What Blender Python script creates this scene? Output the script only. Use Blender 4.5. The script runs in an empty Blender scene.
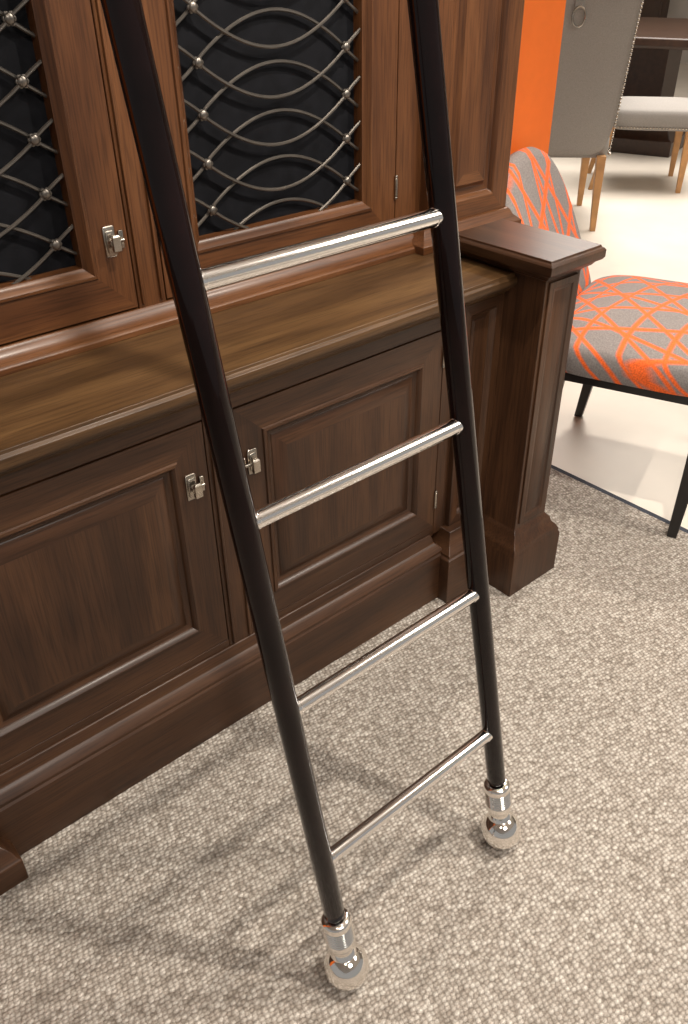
import bpy, math, random
from mathutils import Vector, Matrix
random.seed(4)
sc=bpy.context.scene
# ------------------------------------------------------------ helpers
class MB:
    def __init__(s): s.v=[];s.f=[];s.m=[]
    def add(s,vs,fs,m=0):
        b=len(s.v); s.v+= [tuple(v) for v in vs]
        for i,f in enumerate(fs):
            s.f.append([b+k for k in f]); s.m.append(m[i] if isinstance(m,(list,tuple)) else m)
    def rings(s,x0,x1,y0,y1,prof,m=0,cap=True):
        vs=[];fs=[]
        for o,z in prof: vs+=[(x0-o,y0-o,z),(x1+o,y0-o,z),(x1+o,y1+o,z),(x0-o,y1+o,z)]
        n=len(prof)
        for i in range(n-1):
            for k in range(4):
                a=i*4+k;b=i*4+(k+1)%4
                fs.append([a,b,b+4,a+4])
        if cap: fs+=[[3,2,1,0],[4*n-4,4*n-3,4*n-2,4*n-1]]
        s.add(vs,fs,m)
    def box(s,x0,x1,y0,y1,z0,z1,m=0): s.rings(x0,x1,y0,y1,[(0,z0),(0,z1)],m)
    def relief(s,o,u,v,n,w,h,prof,mh=1,mv=0,cap=True,mc=0):
        o=Vector(o);u=Vector(u);v=Vector(v);n=Vector(n);vs=[];fs=[];ms=[]
        for i,d in prof:
            for a,b in ((i,i),(w-i,i),(w-i,h-i),(i,h-i)): vs.append(o+u*a+v*b+n*d)
        c=len(prof)
        for i in range(c-1):
            for k in range(4):
                a=i*4+k;b=i*4+(k+1)%4
                fs.append([a,b,b+4,a+4]); ms.append(mh if k in(0,2) else mv)
        if cap: fs.append([4*c-4,4*c-3,4*c-2,4*c-1]);ms.append(mc)
        s.add(vs,fs,ms)
    def lathe(s,p,d,prof,n=24,m=0):
        p=Vector(p);d=Vector(d).normalized();a=d.orthogonal().normalized();b=d.cross(a);vs=[];fs=[]
        for r,t in prof:
            for k in range(n):
                q=2*math.pi*k/n; vs.append(p+d*t+(a*math.cos(q)+b*math.sin(q))*r)
        for i in range(len(prof)-1):
            for k in range(n):
                j=(k+1)%n; fs.append([i*n+k,i*n+j,(i+1)*n+j,(i+1)*n+k])
        fs.append(list(range(n))[::-1]); fs.append([(len(prof)-1)*n+k for k in range(n)])
        s.add(vs,fs,m)
    def cyl(s,p,q,r,r2=None,n=24,m=0):
        p=Vector(p);q=Vector(q); s.lathe(p,q-p,[(r,0),(r if r2 is None else r2,(q-p).length)],n,m)
    def ball(s,c,r,m=0,sq=(1,1,1),n=20):
        vs=[];fs=[];k=n//2
        for i in range(k+1):
            t=math.pi*i/k
            for j in range(n):
                q=2*math.pi*j/n
                vs.append((c[0]+r*sq[0]*math.sin(t)*math.cos(q),c[1]+r*sq[1]*math.sin(t)*math.sin(q),c[2]+r*sq[2]*math.cos(t)))
        for i in range(k):
            for j in range(n): fs.append([i*n+j,i*n+(j+1)%n,(i+1)*n+(j+1)%n,(i+1)*n+j])
        s.add(vs,fs,m)
    def tube(s,pts,r,n=8,m=0,closed=False):
        pts=[Vector(p) for p in pts];L=len(pts);vs=[];fs=[];up=None
        for i,p in enumerate(pts):
            if closed: t=(pts[(i+1)%L]-pts[i-1]).normalized()
            else: t=(pts[min(i+1,L-1)]-pts[max(i-1,0)]).normalized()
            if up is None: up=t.orthogonal().normalized()
            up=(up-t*up.dot(t)).normalized();b=t.cross(up)
            for k in range(n):
                q=2*math.pi*k/n; vs.append(p+(up*math.cos(q)+b*math.sin(q))*r)
        for i in range(L if closed else L-1):
            i2=(i+1)%L
            for k in range(n):
                j=(k+1)%n; fs.append([i*n+k,i*n+j,i2*n+j,i2*n+k])
        s.add(vs,fs,m)
    def obj(s,name,mats,parent=None,bevel=0,smooth=True,ang=35):
        me=bpy.data.meshes.new(name); me.from_pydata(s.v,[],s.f)
        for mt in mats: me.materials.append(mt)
        for p,mi in zip(me.polygons,s.m): p.material_index=mi; p.use_smooth=smooth
        me.update()
        if smooth:
            try: me.set_sharp_from_angle(angle=math.radians(ang))
            except Exception: pass
        o=bpy.data.objects.new(name,me); bpy.context.collection.objects.link(o)
        if parent: o.parent=parent
        if bevel:
            b=o.modifiers.new("bevel",'BEVEL');b.width=bevel;b.segments=2;b.limit_method='ANGLE';b.angle_limit=math.radians(40)
        return o
def empty(name,loc=(0,0,0),rz=0,sc_=1):
    e=bpy.data.objects.new(name,None);bpy.context.collection.objects.link(e)
    e.location=loc;e.rotation_euler=(0,0,rz);e.scale=(sc_,)*3;e.empty_display_size=.1
    return e
# ------------------------------------------------------------ materials
def nm(name):
    m=bpy.data.materials.new(name);m.use_nodes=True;nt=m.node_tree
    return m,nt,nt.nodes['Principled BSDF']
def N(nt,t,**k):
    n=nt.nodes.new(t)
    for a,b in k.items(): setattr(n,a,b)
    return n
def ramp(nt,stops):
    r=N(nt,'ShaderNodeValToRGB');e=r.color_ramp.elements
    while len(e)<len(stops): e.new(.5)
    for el,(p,c) in zip(e,stops): el.position=p;el.color=(*c,1)
    return r
def simple(name,col,rough=.5,metal=0,coat=0,noise=0,nscale=30,bump=0,bscale=200,spec=.5):
    m,nt,b=nm(name);b.inputs['Roughness'].default_value=rough;b.inputs['Metallic'].default_value=metal
    b.inputs['Coat Weight'].default_value=coat;b.inputs['Specular IOR Level'].default_value=spec
    tc=N(nt,'ShaderNodeTexCoord');n=N(nt,'ShaderNodeTexNoise');n.inputs['Scale'].default_value=nscale;n.inputs['Detail'].default_value=4
    nt.links.new(tc.outputs['Object'],n.inputs['Vector'])
    r=ramp(nt,[(.3,tuple(c*(1-noise) for c in col)),(.7,tuple(min(1,c*(1+noise)) for c in col))])
    nt.links.new(n.outputs[0],r.inputs[0]);nt.links.new(r.outputs[0],b.inputs['Base Color'])
    if bump:
        n2=N(nt,'ShaderNodeTexNoise');n2.inputs['Scale'].default_value=bscale;bp=N(nt,'ShaderNodeBump')
        bp.inputs['Strength'].default_value=bump;bp.inputs['Distance'].default_value=.002
        nt.links.new(tc.outputs['Object'],n2.inputs['Vector']);nt.links.new(n2.outputs[0],bp.inputs['Height']);nt.links.new(bp.outputs[0],b.inputs['Normal'])
    return m
def wood(name,axis,dark,mid,light,rough=.40,coat=.1):
    m,nt,b=nm(name)
    tc=N(nt,'ShaderNodeTexCoord');mp=N(nt,'ShaderNodeMapping')
    s=[15,15,15];s[axis]=1.3;mp.inputs['Scale'].default_value=s
    nt.links.new(tc.outputs['Object'],mp.inputs['Vector'])
    n=N(nt,'ShaderNodeTexNoise');n.inputs['Scale'].default_value=1.;n.inputs['Detail'].default_value=6;n.inputs['Roughness'].default_value=.55;n.inputs['Distortion'].default_value=.6
    nt.links.new(mp.outputs[0],n.inputs['Vector'])
    mp2=N(nt,'ShaderNodeMapping');s2=[260,260,260];s2[axis]=9;mp2.inputs['Scale'].default_value=s2
    nt.links.new(tc.outputs['Object'],mp2.inputs['Vector'])
    n2=N(nt,'ShaderNodeTexNoise');n2.inputs['Scale'].default_value=1.;n2.inputs['Detail'].default_value=3
    nt.links.new(mp2.outputs[0],n2.inputs['Vector'])
    r=ramp(nt,[(.28,dark),(.5,mid),(.76,light)]);nt.links.new(n.outputs[0],r.inputs[0])
    r2=ramp(nt,[(.36,(.42,.4,.38)),(.54,(1,1,1))]);nt.links.new(n2.outputs[0],r2.inputs[0])
    mx=N(nt,'ShaderNodeMix',data_type='RGBA',blend_type='MULTIPLY');mx.inputs[0].default_value=.65
    nt.links.new(r.outputs[0],mx.inputs[6]);nt.links.new(r2.outputs[0],mx.inputs[7]);nt.links.new(mx.outputs[2],b.inputs['Base Color'])
    b.inputs['Roughness'].default_value=rough;b.inputs['Coat Weight'].default_value=coat;b.inputs['Coat Roughness'].default_value=.2
    b.inputs['Specular IOR Level'].default_value=.35
    bp=N(nt,'ShaderNodeBump');bp.inputs['Strength'].default_value=.08;bp.inputs['Distance'].default_value=.001
    nt.links.new(n2.outputs[0],bp.inputs['Height']);nt.links.new(bp.outputs[0],b.inputs['Normal'])
    return m
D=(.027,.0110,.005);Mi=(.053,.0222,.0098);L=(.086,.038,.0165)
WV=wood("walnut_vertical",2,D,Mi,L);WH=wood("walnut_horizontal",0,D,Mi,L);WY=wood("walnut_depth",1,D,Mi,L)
WT=wood("walnut_counter_lit",0,(.045,.022,.009),(.094,.047,.018),(.150,.080,.031),.42,.06)  # lit copy of the walnut: light on the counter put into the colour
UD=(.053,.0185,.0068);UM=(.108,.040,.0135);UL=(.17,.070,.025)  # warmer walnut copy for the upper part, reflected orange light put into the colour
UV=wood("walnut_upper_orange_bounce_vertical",2,UD,UM,UL);UH=wood("walnut_upper_orange_bounce_horizontal",0,UD,UM,UL)
BLK=simple("black_backing",(.006,.0062,.008),.7,noise=.3,spec=.12)
IRON=simple("grille_pewter",(.19,.17,.15),.36,.9,noise=.15)
CH=simple("polished_nickel",(.92,.89,.85),.05,1,noise=.02)
CHR=simple("polished_rung_metal",(.96,.94,.92),.13,1,noise=.02)
HW=simple("antique_nickel",(.42,.38,.33),.27,1,noise=.2)
ESP=simple("espresso_lacquer",(.0055,.0022,.0022),.06,0,0,noise=.4,nscale=12,spec=.28)
OR=simple("orange_paint",(.98,.20,.018),.55,noise=.02)
GREYF=simple("grey_linen",(.28,.26,.24),.9,noise=.12,nscale=250,bump=.4,bscale=700)
OAK=simple("oak_leg",(.5,.26,.1),.45,noise=.2,nscale=14)
DARKW=simple("dark_table_wood",(.035,.016,.009),.35,noise=.3)
BLEG=simple("black_leg",(.012,.011,.011),.35,noise=.2)
WALL=simple("painted_wall",(.5,.45,.4),.8,noise=.04,nscale=5)
CEIL=simple("ceiling_paint",(.75,.73,.7),.9,noise=.02)
FLOORM=simple("pale_showroom_floor",(.70,.635,.55),.5,noise=.06,nscale=3,bump=.1)
BIND=simple("carpet_binding",(.04,.045,.06),.9,noise=.2)
def carpet_mat():
    m,nt,b=nm("loop_carpet");tc=N(nt,'ShaderNodeTexCoord');mp=N(nt,'ShaderNodeMapping')
    mp.inputs['Rotation'].default_value=(0,0,.25);mp.inputs['Scale'].default_value=(1,1.35,1)
    nt.links.new(tc.outputs['Object'],mp.inputs[0])
    v=N(nt,'ShaderNodeTexVoronoi');v.inputs['Scale'].default_value=98;v.inputs['Randomness'].default_value=.5
    nt.links.new(mp.outputs[0],v.inputs['Vector'])
    n=N(nt,'ShaderNodeTexNoise');n.inputs['Scale'].default_value=420;n.inputs['Detail'].default_value=3
    nt.links.new(tc.outputs['Object'],n.inputs['Vector'])
    sep=N(nt,'ShaderNodeSeparateColor');nt.links.new(v.outputs['Color'],sep.inputs[0])
    g=1.15
    r=ramp(nt,[(p_,tuple(c_*g for c_ in col)) for p_,col in [(0,(.32,.278,.238)),(.3,(.42,.373,.326)),(.65,(.50,.452,.402)),(1,(.59,.545,.49))]]);nt.links.new(sep.outputs[0],r.inputs[0])
    r2=ramp(nt,[(.25,(1,1,1)),(.75,(.45,.43,.41))]);nt.links.new(v.outputs['Distance'],r2.inputs[0])
    mx=N(nt,'ShaderNodeMix',data_type='RGBA',blend_type='MULTIPLY');mx.inputs[0].default_value=1
    nt.links.new(r.outputs[0],mx.inputs[6]);nt.links.new(r2.outputs[0],mx.inputs[7])
    r3=ramp(nt,[(.3,(.65,.65,.65)),(.7,(1.2,1.2,1.2))]);nt.links.new(n.outputs[0],r3.inputs[0])
    mx2=N(nt,'ShaderNodeMix',data_type='RGBA',blend_type='MULTIPLY');mx2.inputs[0].default_value=1
    nt.links.new(mx.outputs[2],mx2.inputs[6]);nt.links.new(r3.outputs[0],mx2.inputs[7]);nt.links.new(mx2.outputs[2],b.inputs['Base Color'])
    b.inputs['Roughness'].default_value=.95;b.inputs['Specular IOR Level'].default_value=.2
    bp=N(nt,'ShaderNodeBump',invert=True);bp.inputs['Strength'].default_value=.9;bp.inputs['Distance'].default_value=.006
    nt.links.new(v.outputs['Distance'],bp.inputs['Height']);nt.links.new(bp.outputs[0],b.inputs['Normal'])
    return m
CARP=carpet_mat()
def fabric_mat():
    """woven upholstery: straight orange bands crossing at several angles on grey"""
    m,nt,b=nm("orange_lattice_fabric");tc=N(nt,'ShaderNodeTexCoord');prev=None
    def mth(op,a,bb):
        k=N(nt,'ShaderNodeMath',operation=op)
        for i,v in enumerate((a,bb)):
            if v is None: continue
            if isinstance(v,(int,float)): k.inputs[i].default_value=v
            else: nt.links.new(v,k.inputs[i])
        return k.outputs[0]
    for deg,sp_,of in ((12,.130,.3),(70,.122,.1),(128,.128,.6),(158,.23,.2)):
        t=math.radians(deg);d=N(nt,'ShaderNodeVectorMath',operation='DOT_PRODUCT')
        nt.links.new(tc.outputs['Object'],d.inputs[0]);d.inputs[1].default_value=(math.cos(t)/sp_,math.sin(t)/sp_,math.sin(t)/sp_)
        x=mth('ADD',d.outputs['Value'],of);x=mth('FRACT',x,None);x=mth('SUBTRACT',x,.5);x=mth('ABSOLUTE',x,None);x=mth('MULTIPLY',x,sp_)
        prev=x if prev is None else mth('MINIMUM',prev,x)
    r=ramp(nt,[(.0072,(.88,.135,.018)),(.0084,(.23,.205,.195))]);nt.links.new(prev,r.inputs[0])
    n=N(nt,'ShaderNodeTexNoise');n.inputs['Scale'].default_value=220
    nt.links.new(tc.outputs['Object'],n.inputs['Vector']);r2=ramp(nt,[(.3,(.7,.7,.7)),(.7,(1.1,1.1,1.1))]);nt.links.new(n.outputs[0],r2.inputs[0])
    mx=N(nt,'ShaderNodeMix',data_type='RGBA',blend_type='MULTIPLY');mx.inputs[0].default_value=1
    nt.links.new(r.outputs[0],mx.inputs[6]);nt.links.new(r2.outputs[0],mx.inputs[7]);nt.links.new(mx.outputs[2],b.inputs['Base Color'])
    b.inputs['Roughness'].default_value=.85;return m
FAB=fabric_mat()
# ------------------------------------------------------------ room
mb=MB();mb.box(-5,13,-6,9,-.1,-.0045);mb.obj("floor",[FLOORM])
mb=MB();mb.box(-5,2.255,-6,8.9,-.0045,-.0005);mb.box(2.255,2.275,-6,8.9,-.0045,-.0004,1);mb.obj("carpet",[CARP,BIND])
mb=MB();mb.box(-5,13,-6,9,3.4,3.5);mb.obj("ceiling",[CEIL])
mb=MB();mb.box(-5,13,9,9.1,-.1,3.4);mb.obj("wall_back",[WALL])
mb=MB();mb.box(13,13.1,-6,9.1,-.1,3.4);mb.obj("wall_right",[WALL])
mb=MB();mb.box(-1.2,2.54,.62,.70,0,3.0);mb.obj("wall_orange",[OR])
# ------------------------------------------------------------ cabinet
cab=empty("bookcase_cabinet")
X=(1,0,0);Z=(0,0,1);NY=(0,-1,0)
mb=MB()
mb.rings(.02,1.44,0,.6,[(0,0),(0,.155),(-.004,.16),(-.004,.168),(-.014,.182),(-.024,.19),(-.027,.205),(-.03,.212),(-.032,.216)],0)
mb.rings(1.42,1.57,-.035,.6,[(0,0),(0,.15),(-.006,.155),(-.006,.163),(-.018,.178),(-.026,.19),(-.03,.21),(-.032,.222)],0)
mb.rings(-.1,.143,-.06,.2,[(0,0),(0,.062),(-.006,.068),(-.012,.085),(-.022,.098),(-.028,.105)],0)
mb.obj("plinth",[WH],cab,.002)
mb=MB()
mb.box(-.02,1.62,.06,.6,.21,.87,0)
mb.box(1.62,1.90,.24,.6,0,.9,0)
mb.box(.733,.802,.035,.07,.21,.87,0)
mb.box(.06,.117,.035,.07,.21,.87,0)
mb.box(1.423,1.47,.035,.07,.21,.87,0)
mb.box(.117,.733,.036,.07,.822,.87,1);mb.box(.802,1.423,.036,.07,.822,.87,1)
mb.box(.117,.733,.036,.07,.205,.237,1);mb.box(.802,1.423,.036,.07,.205,.237,1)
mb.box(.742,.748,.029,.04,.22,.86,0);mb.box(.787,.793,.029,.04,.22,.86,0)
mb.relief((1.47,.02,.222),X,Z,NY,.15,.645,[(0,-.05),(0,0),(.028,0),(.033,-.004),(.038,-.012),(.05,-.014),(.055,-.01)],1,0)
mb.relief((-.12,.02,.105),X,Z,NY,.18,.765,[(0,-.05),(0,0),(.028,0),(.033,-.004),(.038,-.012),(.05,-.014)],1,0)
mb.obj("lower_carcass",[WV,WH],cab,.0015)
DP=[(0,-.02),(0,0),(.066,0),(.068,.004),(.074,.005),(.079,.001),(.082,-.007),(.088,-.011),(.094,-.011),(.097,-.008),(.126,.001),(.13,.001)]
for nme,a,b_ in (("lower_door_left",.12,.73),("lower_door_right",.805,1.42)):
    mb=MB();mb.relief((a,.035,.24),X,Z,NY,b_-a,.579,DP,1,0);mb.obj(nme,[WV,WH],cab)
mb=MB()
mb.rings(-.12,1.635,0,.6,[(-.03,.862),(-.022,.864),(-.016,.872),(-.006,.878),(-.004,.886),(.008,.889),(.014,.896),(.016,.904),(.014,.914),(.008,.918),(.006,.925)],0)
mb.rings(1.62,1.89,.18,.6,[(0,.89),(.01,.9),(.01,.92),(0,.925)],0)
mb.obj("countertop",[WT],cab,.001)
PX0,PX1=1.617,1.752
mb=MB()
mb.rings(PX0,PX1,-.10,.26,[(.038,0),(.038,.135),(.034,.142),(.034,.15),(.028,.162),(.016,.176),(.013,.19),(.004,.2),(0,.206),(0,.925),(.006,.93),(.008,.938),(.016,.946),(.026,.952)],0)
mb.relief((PX0+.012,-.101,.22),X,Z,NY,PX1-PX0-.024,.70,[(0,-.003),(0,.004),(.018,.004),(.021,.001),(.027,-.0005),(.029,.0005)],0,0)
mb.obj("corner_post",[WV],cab,.0015)
mb=MB();mb.rings(PX0,PX1,-.10,.15,[(.016,.936),(.024,.946),(.034,.951),(.038,.957),(.038,.974),(.034,.979),(.030,.981),(.028,.986)],0)
mb.obj("post_cap",[WY],cab,.001)
UX=1.90
mb=MB()
mb.box(-.1,1.62,.345,.6,.925,2.6,0)
mb.box(1.60,UX,.30,.6,.925,2.6,0)
mb.box(.768,.832,.30,.35,.965,2.45,0);mb.box(.775,.781,.294,.305,.975,2.44,0);mb.box(.819,.825,.294,.305,.975,2.44,0)
mb.box(.0,.057,.30,.35,.965,2.45,0)
mb.box(1.503,1.60,.30,.35,.965,2.45,0)
mb.box(-.1,1.6,.30,.35,2.403,2.6,1)
mb.relief((1.59,.27,.965),X,Z,NY,UX-1.59,1.6,[(0,-.06),(0,0),(.06,0),(.065,-.004),(.07,-.014),(.08,-.016),(.09,-.012),(.10,0),(.13,0)],1,0)
mb.rings(-.12,1.56,.30,.6,[(.035,.925),(.035,.937),(.03,.942),(.024,.944),(.012,.953),(.008,.962),(.002,.967)],1)
mb.rings(1.575,UX+.003,.265,.6,[(.03,.925),(.03,.945),(.024,.95),(.012,.96),(.006,.972),(.001,.978)],1)
mb.rings(-.1,UX,.27,.6,[(0,2.55),(.02,2.57),(.03,2.62),(.08,2.68),(.1,2.70),(.1,2.73)],1)
mb.obj("upper_carcass",[UV,UH],cab,.0015)
UP=[(0,-.03),(0,0),(.076,0),(.078,.004),(.084,.005),(.088,.001),(.092,-.006),(.1,-.01),(.1,-.045)]
def grille(mb,x0,x1,z0,z1,y):
    a=x0+.045;b=x1-.04;Lw=b-a
    z=z0-.04-.093
    while z<z1+.1:
        for sgn in (1,-1):
            seg=[]
            for i in range(65):
                x=x0-.006+(x1-x0+.012)*i/64
                sn=math.sin(math.pi*(x-a)/Lw)
                zz=z+sgn*.079*math.copysign(abs(sn)**.88,sn)
                if z0-.004<zz<z1+.004: seg.append((x,y+sgn*.0035,zz))
                else:
                    if len(seg)>2: mb.tube(seg,.0037,7)
                    seg=[]
            if len(seg)>2: mb.tube(seg,.0037,7)
        for xx in (a,b):
            if z0<z<z1:
                mb.ball((xx,y-.006,z),.0098,0,(1,.55,1),12)
                for k in range(6):
                    q=k*math.pi/3; mb.ball((xx+.008*math.cos(q),y-.004,z+.008*math.sin(q)),.0048,0,(1,.6,1),8)
        z+=.093
for nme,a,b_ in (("upper_door_left",.06,.765),("upper_door_right",.835,1.50)):
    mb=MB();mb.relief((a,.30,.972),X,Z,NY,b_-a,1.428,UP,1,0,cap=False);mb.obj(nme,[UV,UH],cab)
    mb=MB();mb.box(a+.09,b_-.09,.338,.344,1.06,2.31);mb.obj(nme+"_backing",[BLK],cab)
    mb=MB();grille(mb,a+.1,b_-.1,1.072,2.3,.322);mb.obj(nme+"_grille",[IRON],cab)
def latch(mb,x,y,z,sg):
    """rectangular back plate, short post and an oblong turn knob, with a keeper plate beside it"""
    mb.rings(x-.012,x+.012,y-.004,y,[(-.002,z-.030),(0,z-.027),(0,z+.027),(-.002,z+.030)])
    mb.rings(x-.008,x+.008,y-.007,y,[(-.002,z-.022),(0,z-.019),(0,z+.019),(-.002,z+.022)])
    mb.lathe((x,y-.005,z),(0,-1,0),[(.008,0),(.006,.004),(.0055,.012),(.008,.015)],16)
    mb.rings(x-.0085+sg*.004,x+.0085+sg*.004,y-.026,y-.016,[(-.003,z-.019),(0,z-.015),(0,z+.012),(-.003,z+.016)])
    xx=x+sg*.024
    mb.rings(xx-.005,xx+.005,y-.006,y,[(-.001,z-.018),(0,z-.016),(0,z+.016),(-.001,z+.018)])
    mb.cyl((x,y-.012,z),(xx+sg*.003,y-.009,z),.0038,n=12)
mb=MB();latch(mb,.688,.035,.685,1);latch(mb,.840,.035,.685,-1)
latch(mb,.726,.30,1.115,1);latch(mb,.862,.30,1.115,-1)
for (x,y,z) in ((1.4215,.032,.75),(1.4215,.032,.33),(1.5015,.297,1.09)):
    mb.cyl((x,y,z-.022),(x,y,z+.022),.0042,n=12);mb.ball((x,y,z+.025),.0045,n=10);mb.ball((x,y,z-.025),.0045,n=10)
mb.obj("latches_and_hinges",[HW],cab,.001)
mb=MB();mb.cyl((0,.17,2.36),(1.85,.17,2.36),.0125)
for x in (.1,.95,1.8): mb.cyl((x,.17,2.36),(x,.30,2.36),.009);mb.lathe((x,.30,2.36),(0,-1,0),[(.03,0),(.028,.006),(.012,.01)],20)
mb.obj("ladder_rail",[CH],cab)
# ------------------------------------------------------------ ladder
lad=empty("library_ladder")
SL=.177
def lp(side,z):
    x=(.508-.0285*(z-.037)) if side==0 else (.941-.037*(z-.037))
    return Vector((x,-.646+SL*(z-.037),z))
mb=MB()
for sd in (0,1):
    d=(lp(sd,2.3)-lp(sd,.2))
    p=lp(sd,.182);Lg=(lp(sd,2.36)-p).length
    mb.lathe(p,d,[(.0172,0),(.0186,.004),(.0196,1.2),(.0196,Lg-.004),(.016,Lg)],48)
mb.obj("side_rails",[ESP],lad)
mb=MB()
for z in (.315,.641,.9605,1.275,1.59,1.90,2.21):
    a=lp(0,z);b=lp(1,z);u=(b-a).normalized()
    mb.lathe(a+u*.012,u,[(.0135,0),(.0135,.008),(.0127,.009),(.0127,(b-a).length-.033),(.0135,(b-a).length-.032),(.0135,(b-a).length-.024)],32)
mb.obj("rungs",[CHR],lad)
for sd in (0,1):
    mb=MB();c=lp(sd,.042);d=(lp(sd,1)-c).normalized()
    mb.ball(c,.0418,0,n=44)
    prof=[(.018,.034),(.0225,.0385),(.0245,.042),(.0225,.046),(.0195,.050),(.0195,.054),(.0225,.061),(.0262,.070),(.0270,.076),(.0258,.080)]
    t=.080
    for k in range(7): prof+=[(.0266,t+.0008),(.0272,t+.0025),(.0266,t+.004),(.0254,t+.005)];t+=.0054
    prof+=[(.0268,t+.001),(.0278,t+.004),(.0280,t+.009),(.0274,t+.013),(.025,t+.017),(.0190,t+.020)]
    mb.lathe(c,d,prof,40);mb.obj("ball_foot_%d"%(sd+1),[CH],lad)
    mb=MB();q=lp(sd,2.36);mb.tube([q,q+Vector((0,.03,.06)),q+Vector((0,.10,.09)),(q.x,.10,2.44),(q.x,.155,2.415),(q.x,.187,2.38),(q.x,.189,2.345)],.008,10)
    mb.obj("rail_hook_%d"%(sd+1),[CH],lad)
# ------------------------------------------------------------ patterned chair
def pad(mb,w,d,z0,z1,dome,m=0,ex=5):
    vs=[];fs=[];levels=[(.0,.94),(.0,1.0),(.35,1.02),(.75,1.01),(.93,.985),(1,.95)]
    n=64
    def pl(q,s):
        c_,s_=math.cos(q),math.sin(q)
        return (math.copysign(abs(c_)**(2/ex),c_)*w/2*s, d/2+math.copysign(abs(s_)**(2/ex),s_)*d/2*s)
    H_=z1-z0
    for t,s in levels:
        for k in range(n):
            x,y=pl(2*math.pi*k/n,s);vs.append((x,y,z0+H_*t))
    for r in range(1,9):
        s=.95*(1-r/8.)
        for k in range(n):
            x,y=pl(2*math.pi*k/n,max(s,.001));vs.append((x,y,z1+dome*(1-(s/.95)**2.5)))
    R=len(levels)+8
    for i in range(R-1):
        for k in range(n): j=(k+1)%n; fs.append([i*n+k,i*n+j,(i+1)*n+j,(i+1)*n+k])
    fs.append(list(range(n))[::-1]);mb.add(vs,fs,m)
def backpad(mb,w,z0,z1,y0,lean,th,m=0,ex=2.6,arch=.6,flare=0,x0=0):
    n=72;vs=[];fs=[];zc=z0+(z1-z0)*(1-arch);out=[]
    for k in range(n):
        q=2*math.pi*k/n;c_,s_=math.cos(q),math.sin(q)
        if s_>=0: x=math.copysign(abs(c_)**(2/ex),c_)*w/2; z=zc+abs(s_)**(2/ex)*(z1-zc)
        else: x=math.copysign(abs(c_)**(2/7),c_)*w/2; z=zc-abs(s_)**(2/7)*(zc-z0)
        x*=1+flare*(z-z0)/(z1-z0)
        out.append((x,z))
    cz=(z0+z1)/2
    levels=[(.0,-.5),(.5,-.5),(.9,-.46),(.98,-.3),(1,0),(.98,.3),(.9,.46),(.5,.5),(0,.5)]
    for s,t in levels:
        s=max(s,.001)
        for x,z in out:
            xx=x*s+x0;zz=cz+(z-cz)*s
            vs.append((xx,y0+t*th-(zz-z0)*lean,zz))
    for i in range(len(levels)-1):
        for k in range(n): j=(k+1)%n; fs.append([i*n+k,i*n+j,(i+1)*n+j,(i+1)*n+k])
    mb.add(vs,fs,m)
def splay_leg(parent,name,x,y,oy,ztop,h0,h1,mat):
    mb=MB();vs=[]
    for z_,hw,o in ((0,h0,oy),(ztop*.5,(h0+h1)/2,oy*.4),(ztop,h1,0)): vs+=[(x-hw,y-hw+o,z_),(x+hw,y-hw+o,z_),(x+hw,y+hw+o,z_),(x-hw,y+hw+o,z_)]
    fs=[[3,2,1,0],[8,9,10,11]]
    for r in (0,4):
        for k in range(4): fs.append([r+k,r+(k+1)%4,r+4+(k+1)%4,r+4+k])
    mb.add(vs,fs);mb.obj(name,[mat],parent,.002)
ch=empty("dining_chair",(2.36,.265,0),math.atan2(-.937,.35)-math.pi/2)
W=.74;DD=.52
mb=MB();pad(mb,W,DD+.05,.495,.585,.055);mb.obj("seat_cushion",[FAB],ch,ang=60).location=(0,-.05,0)
mb=MB();mb.rings(-W/2+.012,W/2-.012,-.02,DD-.012,[(0,.465),(0,.497)]);mb.obj("seat_rail",[BLEG],ch,.003)
for i,(x,y) in enumerate(((-.335,.02),(.335,.02),(-.335,.475),(.335,.475))):
    splay_leg(ch,"leg_%d"%(i+1),x,y,(-.05 if y<.1 else -.012),.466,.015,.026,BLEG)
mb=MB();backpad(mb,.62,.50,1.04,-.05,.42,.06);mb.obj("backrest",[FAB],ch,ang=70)
# ------------------------------------------------------------ grey studded chairs
def grey_chair(loc,f,s):
    e=empty("upholstered_chair",loc,math.atan2(f[1],f[0])-math.pi/2,s)
    mb=MB();pad(mb,.54,.52,.36,.47,.02,ex=7);mb.obj("seat",[GREYF],e,ang=60)
    mb=MB();backpad(mb,.52,.37,1.22,.0,.10,.09,ex=8,arch=.25,flare=.16);mb.obj("back",[GREYF],e,ang=70)
    mb=MB()
    for sx in (-1,1):
        for k in range(48):
            z=.39+k*.0165;mb.ball((sx*(.252*(1+.16*(z-.37)/.85)),-(z-.37)*.10-.046,z),.0066,0,n=8)
        for k in range(26): mb.ball((sx*.274,.02+k*.0185,.375),.0066,0,n=8)
    for k in range(29): mb.ball((-.26+k*.0186,.528,.375),.0066,0,n=8)
    zz=1.05;yy=-.045-(zz-.37)*.10
    mb.box(-.024,.024,yy-.008,yy+.01,zz-.005,zz+.035)
    ring=[(.03*math.cos(q),yy-.012,zz-.035+.042*math.sin(q)) for q in [2*math.pi*i/24 for i in range(24)]]
    mb.tube(ring,.0045,8,0,True);mb.obj("nailheads_and_ring_pull",[HW],e)
    for i,(x,y) in enumerate(((-.225,.0),(.225,.0),(-.225,.46),(.225,.46))):
        splay_leg(e,"leg_%d"%(i+1),x,y,(-.07 if y<.1 else 0),.372,.014,.024,OAK)
grey_chair((4.73,2.16,-.004),(.72,.69),1.2)
grey_chair((6.02,2.66,-.004),(.6,-.8),1.2)
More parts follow.
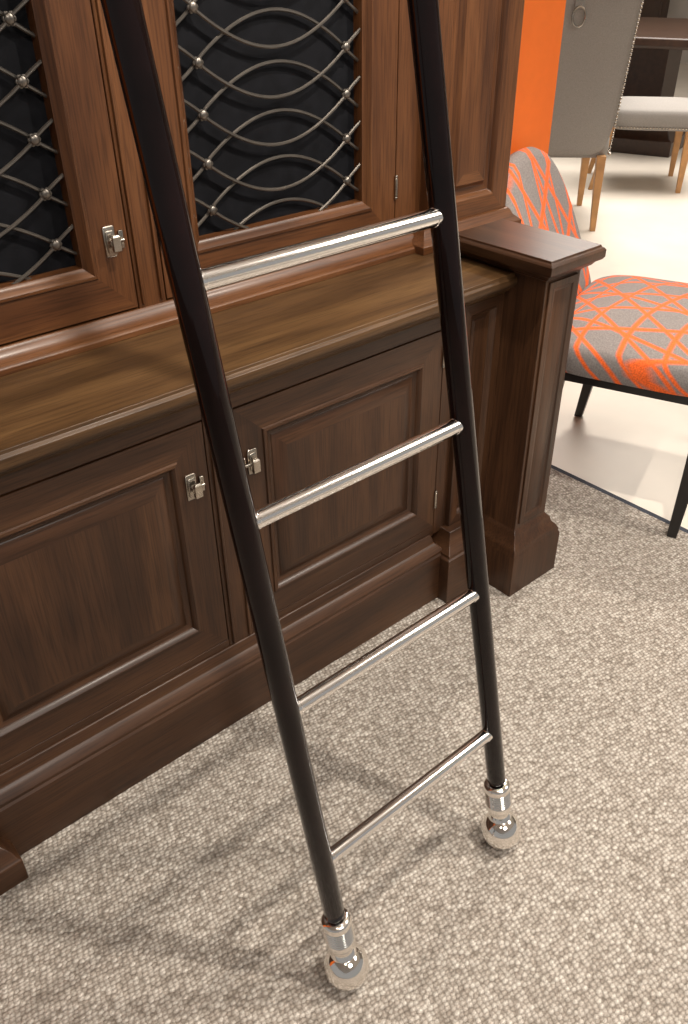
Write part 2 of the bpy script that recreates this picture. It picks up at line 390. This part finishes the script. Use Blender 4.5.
# ------------------------------------------------------------ dark pedestal table
tb=empty("pedestal_table",(7.5,3.3,-.004),.3)
mb=MB();mb.rings(-.5,.5,-.42,.42,[(0,0),(0,.12),(-.03,.14),(-.06,.2)]);mb.obj("base",[DARKW],tb,.005)
mb=MB();mb.rings(-.25,.25,-.2,.2,[(.03,.2),(0,.25),(0,.8),(.05,.86)]);mb.obj("pedestal",[DARKW],tb,.005)
mb=MB();mb.rings(-.95,.95,-.65,.65,[(-.02,.86),(0,.88),(0,.93),(-.01,.94)]);mb.obj("top",[DARKW],tb,.005)
sb=empty("sideboard",(9.8,6.2,-.004))
mb=MB();mb.rings(-2.2,2.2,-.3,.3,[(.03,0),(.03,.1),(0,.13),(0,1.1),(.04,1.13),(.04,1.18)])
for k in range(4): mb.relief((-2.12+k*1.07,-.3,.2),X,Z,NY,1.0,.85,[(0,0),(0,.015),(.1,.015),(.12,0),(.16,.01)],0,0)
mb.obj("case",[DARKW],sb,.004)
# ------------------------------------------------------------ lights
def area(name,loc,size,e,col=(1,.94,.87),rot=(0,0,0)):
    l=bpy.data.lights.new(name,'AREA');l.size=size;l.energy=e;l.color=col
    o=bpy.data.objects.new(name,l);o.location=loc;o.rotation_euler=rot;bpy.context.collection.objects.link(o)
def spot(name,loc,tgt,e,ang=70,r=.05,col=(1,.92,.81)):
    l=bpy.data.lights.new(name,'SPOT');l.energy=e;l.spot_size=math.radians(ang);l.spot_blend=.6;l.shadow_soft_size=r;l.color=col
    o=bpy.data.objects.new(name,l);o.location=loc
    o.rotation_euler=(Vector(tgt)-Vector(loc)).to_track_quat('-Z','Y').to_euler();bpy.context.collection.objects.link(o)
spot("ceiling_spot",(1.15,-1.0,3.3),(.75,-.4,0),225,84,.035)
spot("ceiling_spot",(2.6,-1.5,3.3),(.7,-.25,.3),205,74,.035)
spot("ceiling_spot",(-.6,-1.6,3.3),(.6,.1,.6),80,74,.08)
spot("ceiling_spot",(3.6,.6,3.3),(3.2,.4,0),200,90,.1)
area("ceiling_fill_light",(6.5,2.5,3.3),2.5,270)  # soft area lights added as ceiling fill, no fixture modelled
area("ceiling_fill_light",(.3,-3.0,3.3),1.2,66)
area("ceiling_fill_light",(3.5,-2.2,3.3),1.2,50)
w=bpy.data.worlds.new("world");sc.world=w;w.use_nodes=True
w.node_tree.nodes['Background'].inputs[0].default_value=(1,.97,.93,1);w.node_tree.nodes['Background'].inputs[1].default_value=.31
# ------------------------------------------------------------ camera
F=835.;az=math.radians(49.7);p=math.radians(34.5);c,s=math.cos(az),math.sin(az);cp,sp=math.cos(p),math.sin(p)
r0=Vector((s,-c,0));f0=Vector((c*cp,s*cp,-sp));u0=r0.cross(f0)
k=.0149;R=(r0-k*u0).normalized();U=(u0+k*r0).normalized();B=-f0
cam=bpy.data.cameras.new("camera");cam.sensor_fit='VERTICAL';cam.sensor_height=24;cam.lens=F/1024*24;cam.clip_start=.02
co=bpy.data.objects.new("camera",cam);bpy.context.collection.objects.link(co)
M=Matrix(((R.x,U.x,B.x,0),(R.y,U.y,B.y,-1.256),(R.z,U.z,B.z,1.6),(0,0,0,1)));co.matrix_world=M
sc.camera=co
sc.view_settings.view_transform='Standard'
